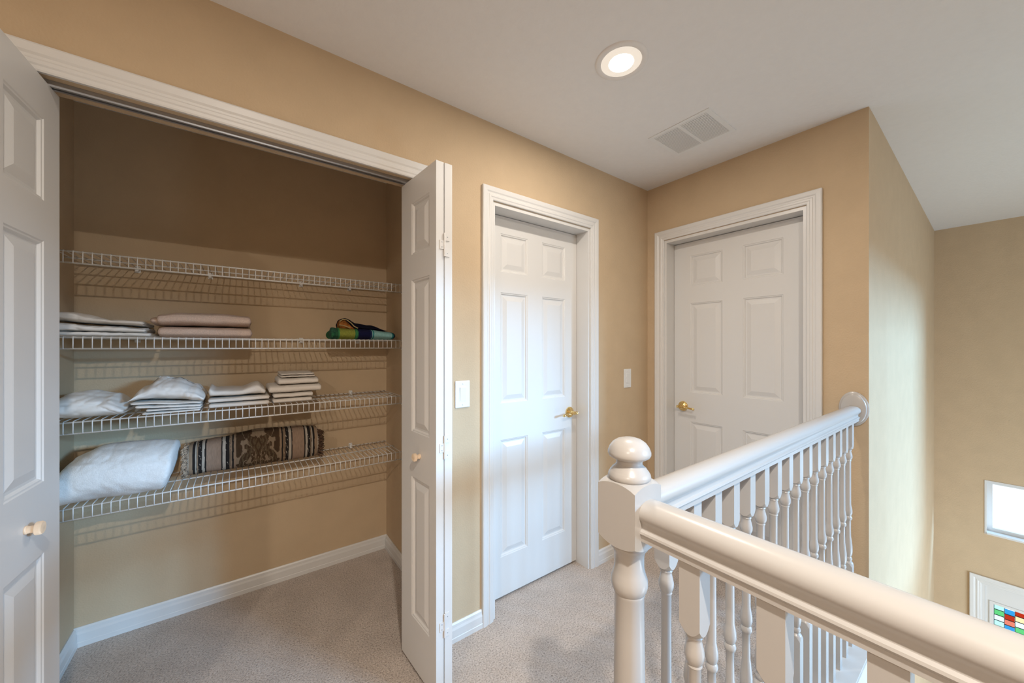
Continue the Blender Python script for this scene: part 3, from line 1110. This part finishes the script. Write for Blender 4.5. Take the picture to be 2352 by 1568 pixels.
cloth('washcloth', M['terry'], 'topmost thin crumpled washcloth on the right pile of white towels', 'washcloth',
      [slabspec(0.166, 0.318, zs3 + 0.140, zs3 + 0.151, yf=yT2 + .012, amp=0.0028, sc=45, seed=83, power=3.0, end=0.06, zmin=zs3 + .139)])

# shelf 4: pale blanket


def fold_end(s, t, x, y, z):
    # the rolled end turns up: groove below the overlap near the right end
    d = z - (zs4 + 0.16 + 0.012 * math.sin(5 * s))
    if t < PI:
        z -= 0.004 * math.exp(-(d / 0.004) ** 2)
    return y, z


btop = lerp((0, zs4 + 0.165), (0.3, zs4 + 0.205), (0.7, zs4 + 0.203), (1, zs4 + 0.190))
bl = cloth('blanket', M['fleece'], 'thick pale fleece blanket folded at left end of the lowest shelf', 'blanket',
           [slabspec(-0.568, -0.234, zs4, btop, yf=2.075, yb=2.42, amp=0.005, sc=8, seed=91, zmin=zs4, power=2.35, end=0.08, tilt=0.20, cr=0.004, nu=80, nx=70, wr=fold_end)])
# ------------------------------------------------------------------ woven throw with damask centre and fringes


def set_vcol(o, fn):
    me = o.data
    at = me.color_attributes.new('weave', 'FLOAT_COLOR', 'POINT')
    for i, v in enumerate(me.vertices):
        c = fn(v.co)
        at.data[i].color = (c[0], c[1], c[2], 1)


TX0, TX1 = -0.202, 0.354
TW = TX1 - TX0
TAN = (0.27, 0.19, 0.125)
TANP = (0.28, 0.195, 0.14)
LIGHT = (0.40, 0.355, 0.295)
BLACK = (0.018, 0.015, 0.014)
BROWN = (0.058, 0.034, 0.018)
OLIVE = (0.10, 0.072, 0.042)
GROUND = (0.23, 0.17, 0.115)
# stripe layout mirrored about the middle of the damask: (start, end, colour), measured from the middle
STR = [(0.092, 0.101, TAN), (0.101, 0.108, BLACK), (0.108, 0.112, TAN), (0.112, 0.1135, BLACK), (0.1135, 0.118, TAN), (0.118, 0.133, BLACK), (0.133, 0.145, LIGHT), (0.145, 0.150, BLACK),
       (0.150, 0.206, TANP), (0.206, 0.212, BLACK), (0.212, 0.222, LIGHT), (0.222, 0.236, BLACK), (0.236, 0.2395, TAN), (0.2395, 0.2415, BLACK), (0.2415, 0.247, LIGHT), (0.247, 0.256, BLACK),
       (0.256, 0.270, TAN), (0.270, 0.31, LIGHT)]


def ell(px, pz, cx, cz, rx, rz, ang):
    c, s = math.cos(ang), math.sin(ang)
    dx, dz = px - cx, pz - cz
    a, b2 = (dx * c + dz * s) / rx, (-dx * s + dz * c) / rz
    return a * a + b2 * b2


def damask(u, v):
    """u 0..1 mirrored from the centre line, v 0..1 up the face"""
    x = u + 0.05 * noise.noise(Vector((u * 5, v * 5, 3)))
    z = v + 0.05 * noise.noise(Vector((u * 5, v * 5, 8)))
    col = GROUND
    # corner acanthus (dark)
    for e in ((0.98, 0.62, 0.30, 0.20, 0.5), (0.72, 0.96, 0.45, 0.12, -0.2), (1.0, 0.88, 0.22, 0.22, 0)):
        if ell(x, z, *e) < 1 + 0.35 * noise.noise(Vector((u * 14, v * 14, 1))):
            col = BROWN
    # central palmette and its side leaves
    for e in ((0.0, 0.62, 0.42, 0.30, 0.0), (0.32, 0.80, 0.22, 0.13, 0.6), (0.42, 0.60, 0.22, 0.08, 0.3), (0.62, 0.32, 0.32, 0.13, -0.55), (0.38, 0.45, 0.2, 0.06, 0.9), (0.15, 0.2, 0.18, 0.16, 0), (0.60, 0.08, 0.42, 0.10, 0.12)):
        k = ell(x, z, *e)
        if k < 1 + 0.4 * noise.noise(Vector((u * 16, v * 16, 5))):
            vein = math.sin(38 * (x + 0.5 * abs(z - e[1]))) + 1.5 * noise.noise(Vector((u * 22, v * 22, 2)))
            col = OLIVE if vein > 0.1 else BROWN
            if 0.78 < k < 0.95:
                col = BROWN
    # scrolls
    rr = math.hypot(x - 0.55, z - 0.16)
    if abs(rr - 0.11) < 0.014 or abs(math.hypot(x - 0.2, z - 0.12) - 0.10) < 0.012 or abs(x - 0.10 - 0.9 * (z - 0.15) ** 2) < 0.012:
        col = GROUND
    return col


def throw_col(z0, h):
    def f(c):
        x = c.x
        m = abs(x - 0.076)
        n = noise.noise(Vector((c.x * 260, c.y * 60, c.z * 60)))
        if m < 0.092:
            col = damask(m / 0.092, max(0, min(1, (c.z) / h)))
        else:
            col = TAN
            for a, b2, q in STR:
                if a <= m < b2:
                    col = q
            if col is BLACK and 0.118 < m < 0.133 or col is BLACK and 0.222 < m < 0.236:
                g = math.sin(c.z * 160 + x * 500) + 1.2 * noise.noise(Vector((x * 130, c.y * 90, c.z * 130)))
                if g > 1.25:
                    col = LIGHT
        k = 1 + 0.18 * n
        return tuple(q * k for q in col)
    return f


ztop = lerp((0, zs4 + 0.150), (0.2, zs4 + 0.160), (0.5, zs4 + 0.182), (0.8, zs4 + 0.176), (1, zs4 + 0.164))
bm = bmesh.new()
loft(bm, **slabspec(TX0, TX1, zs4, ztop, yf=2.282, yb=2.432, amp=0.0025, sc=12, seed=101, zmin=zs4, power=2.9, end=0.02, nx=330, nu=200, flat_end=True))
th = link('throw_blanket', bm, mat_vcol('woven_throw', 0.95, 0.4, 600), None, True)
recenter(th)
x_off = th.location.x
fc = throw_col(0, 0.172)
set_vcol(th, lambda c: fc(Vector((c.x + x_off, c.y, c.z))))
tag(th, 'folded fringed throw with black stripes and dark damask center on the lowest shelf', 'throw')


def fringe(xa, direction, lean, color_m, n=95, length=0.035, seed=1):
    random.seed(seed)
    bm = bmesh.new()
    for i in range(n):
        yy = random.uniform(2.284, 2.405)
        zz = zs4 + random.uniform(0.012, 0.155)
        if i < n * 0.75:
            yy = 2.283 + random.uniform(0, 0.012)
        L = length * random.uniform(0.75, 1.15)
        pts = []
        for q in range(7):
            s = q / 6
            pts.append((xa + direction * (L * s - 0.006), yy - 0.010 * lean * s + 0.0018 * math.sin(q * 2.2 + i), max(zs4 + 0.004, zz - 0.012 * s * s + 0.0018 * math.cos(q * 2.2 + i))))
        tube(bm, pts, 0.0021, 5, 0.0015)
    o = link('fringe', bm, color_m, None, True)
    o.data.transform(Matrix.Translation(-th.location))
    o.parent = th
    o['kind'] = 'stuff'
    return o


M['fringe_tan'] = mat('tan_fringe_yarn', (0.34, 0.25, 0.175, 1), 0.95, var=0.7, vscale=90)
M['fringe_dark'] = mat('dark_brown_fringe_yarn', (0.085, 0.045, 0.025, 1), 0.95, var=0.6, vscale=70)
fringe(TX0, -1, 1.6, M['fringe_tan'], 150, 0.022, 5)
fringe(TX1, 1, 0.2, M['fringe_dark'], 110, 0.030, 6)

# ------------------------------------------------------------------ beach towel
GREEN = (0.035, 0.17, 0.075)
LIME = (0.26, 0.29, 0.055)
NAVY = (0.008, 0.010, 0.05)
AQUA = (0.26, 0.50, 0.50)
TEAL = (0.02, 0.20, 0.22)
BX0, BX1 = 0.395, 0.745


def beach_col(c):
    x = c.x
    n = noise.noise(Vector((c.x * 300, c.y * 300, c.z * 300)))
    E = [(0.405, GREEN), (0.418, (0.02, 0.09, 0.05)), (0.431, (0.03, 0.11, 0.055)), (0.438, (0.05, 0.25, 0.09)), (0.443, LIME), (0.517, LIME), (0.522, GREEN), (0.528, (0.06, 0.26, 0.09)), (0.533, GREEN), (0.541, NAVY), (0.600, NAVY), (0.604, (0.02, 0.05, 0.14)), (0.608, NAVY), (0.613, AQUA), (0.620, TEAL), (0.722, AQUA), (0.731, TEAL)]
    col = (0.015, 0.03, 0.07)
    for e, q in E:
        if x <= e:
            col = q
            break
    k = 1 + 0.3 * n
    return tuple(q * k for q in col)


bm = bmesh.new()
loft(bm, **slabspec(BX0, BX1, zs2, lerp((0, zs2 + 0.050), (0.15, zs2 + 0.066), (0.5, zs2 + 0.062), (1, zs2 + 0.046)), yf=2.160, yb=2.345, amp=0.002, seed=111, zmin=zs2, power=2.5, end=0.05, nx=160, nu=60))
bt = link('beach_towel', bm, mat_vcol('striped_terry', 0.97, 0.8, 420), None, True)
recenter(bt)
off = bt.location.copy()
set_vcol(bt, lambda c: beach_col(Vector((c.x + off.x, c.y, c.z))))
tag(bt, 'rolled beach towel striped lime green, navy and aqua at right end of the second shelf', 'towel')
M['navy'] = mat('black_navy_terry', (0.010, 0.011, 0.022, 1), 0.97, bump=0.7, bscale=400, spec=0.05)
M['orange'] = mat('orange_khaki_terry', (0.34, 0.13, 0.035, 1), 0.97, bump=0.7, bscale=300, var=0.5, vscale=60, spec=0.05)
M['khaki'] = mat('khaki_hem', (0.42, 0.33, 0.16, 1), 0.95)


def child_of(o, par):
    o.data.transform(Matrix.Translation(-par.location))
    o.parent = par
    return o


bm = bmesh.new()
loft(bm, **slabspec(0.45, 0.715, zs2 + 0.050, lerp((0, zs2 + 0.118), (0.12, zs2 + 0.122), (0.35, zs2 + 0.094), (0.6, zs2 + 0.085), (1, zs2 + 0.055)), yf=2.20, yb=2.36, amp=0.004, seed=121, power=2.2, end=0.10, nx=50))
child_of(link('upper_fold', bm, M['navy'], None, True), bt)
bm = bmesh.new()
loft(bm, **slabspec(0.440, 0.520, zs2 + 0.052, lerp((0, zs2 + 0.106), (0.35, zs2 + 0.108), (1, zs2 + 0.064)), yf=2.178, yb=2.27, amp=0.002, seed=124, power=2.0, end=0.12, nx=30))
child_of(link('lining', bm, M['orange'], None, True), bt)
bm = bmesh.new()
pts = [(0.438, 2.180, zs2 + 0.075), (0.441, 2.178, zs2 + 0.100), (0.455, 2.178, zs2 + 0.109), (0.475, 2.178, zs2 + 0.108), (0.497, 2.177, zs2 + 0.092), (0.512, 2.174, zs2 + 0.074), (0.532, 2.168, zs2 + 0.062)]
tube(bm, pts, 0.0028, 8)
tube(bm, [(0.436, 2.178, zs2 + 0.078), (0.455, 2.172, zs2 + 0.076), (0.478, 2.168, zs2 + 0.068), (0.492, 2.166, zs2 + 0.061)], 0.0025, 8)
child_of(link('hem', bm, M['khaki'], None, True), bt)
bm = bmesh.new()
loft(bm, 0.392, 0.432, 2.20, zs2 + 0.034, 0.035, 0.030, nx=16, nu=24, amp=0.004, sc=40, seed=127, end=0.4, power=2.2)
bmesh.ops.translate(bm, verts=bm.verts, vec=(0, 0, 0))
M['dark_green'] = mat('dark_green_terry', (0.02, 0.085, 0.05, 1), 0.97, bump=0.7, bscale=300, var=0.4, vscale=120)
child_of(link('inner_roll', bm, M['dark_green'], None, True), bt)
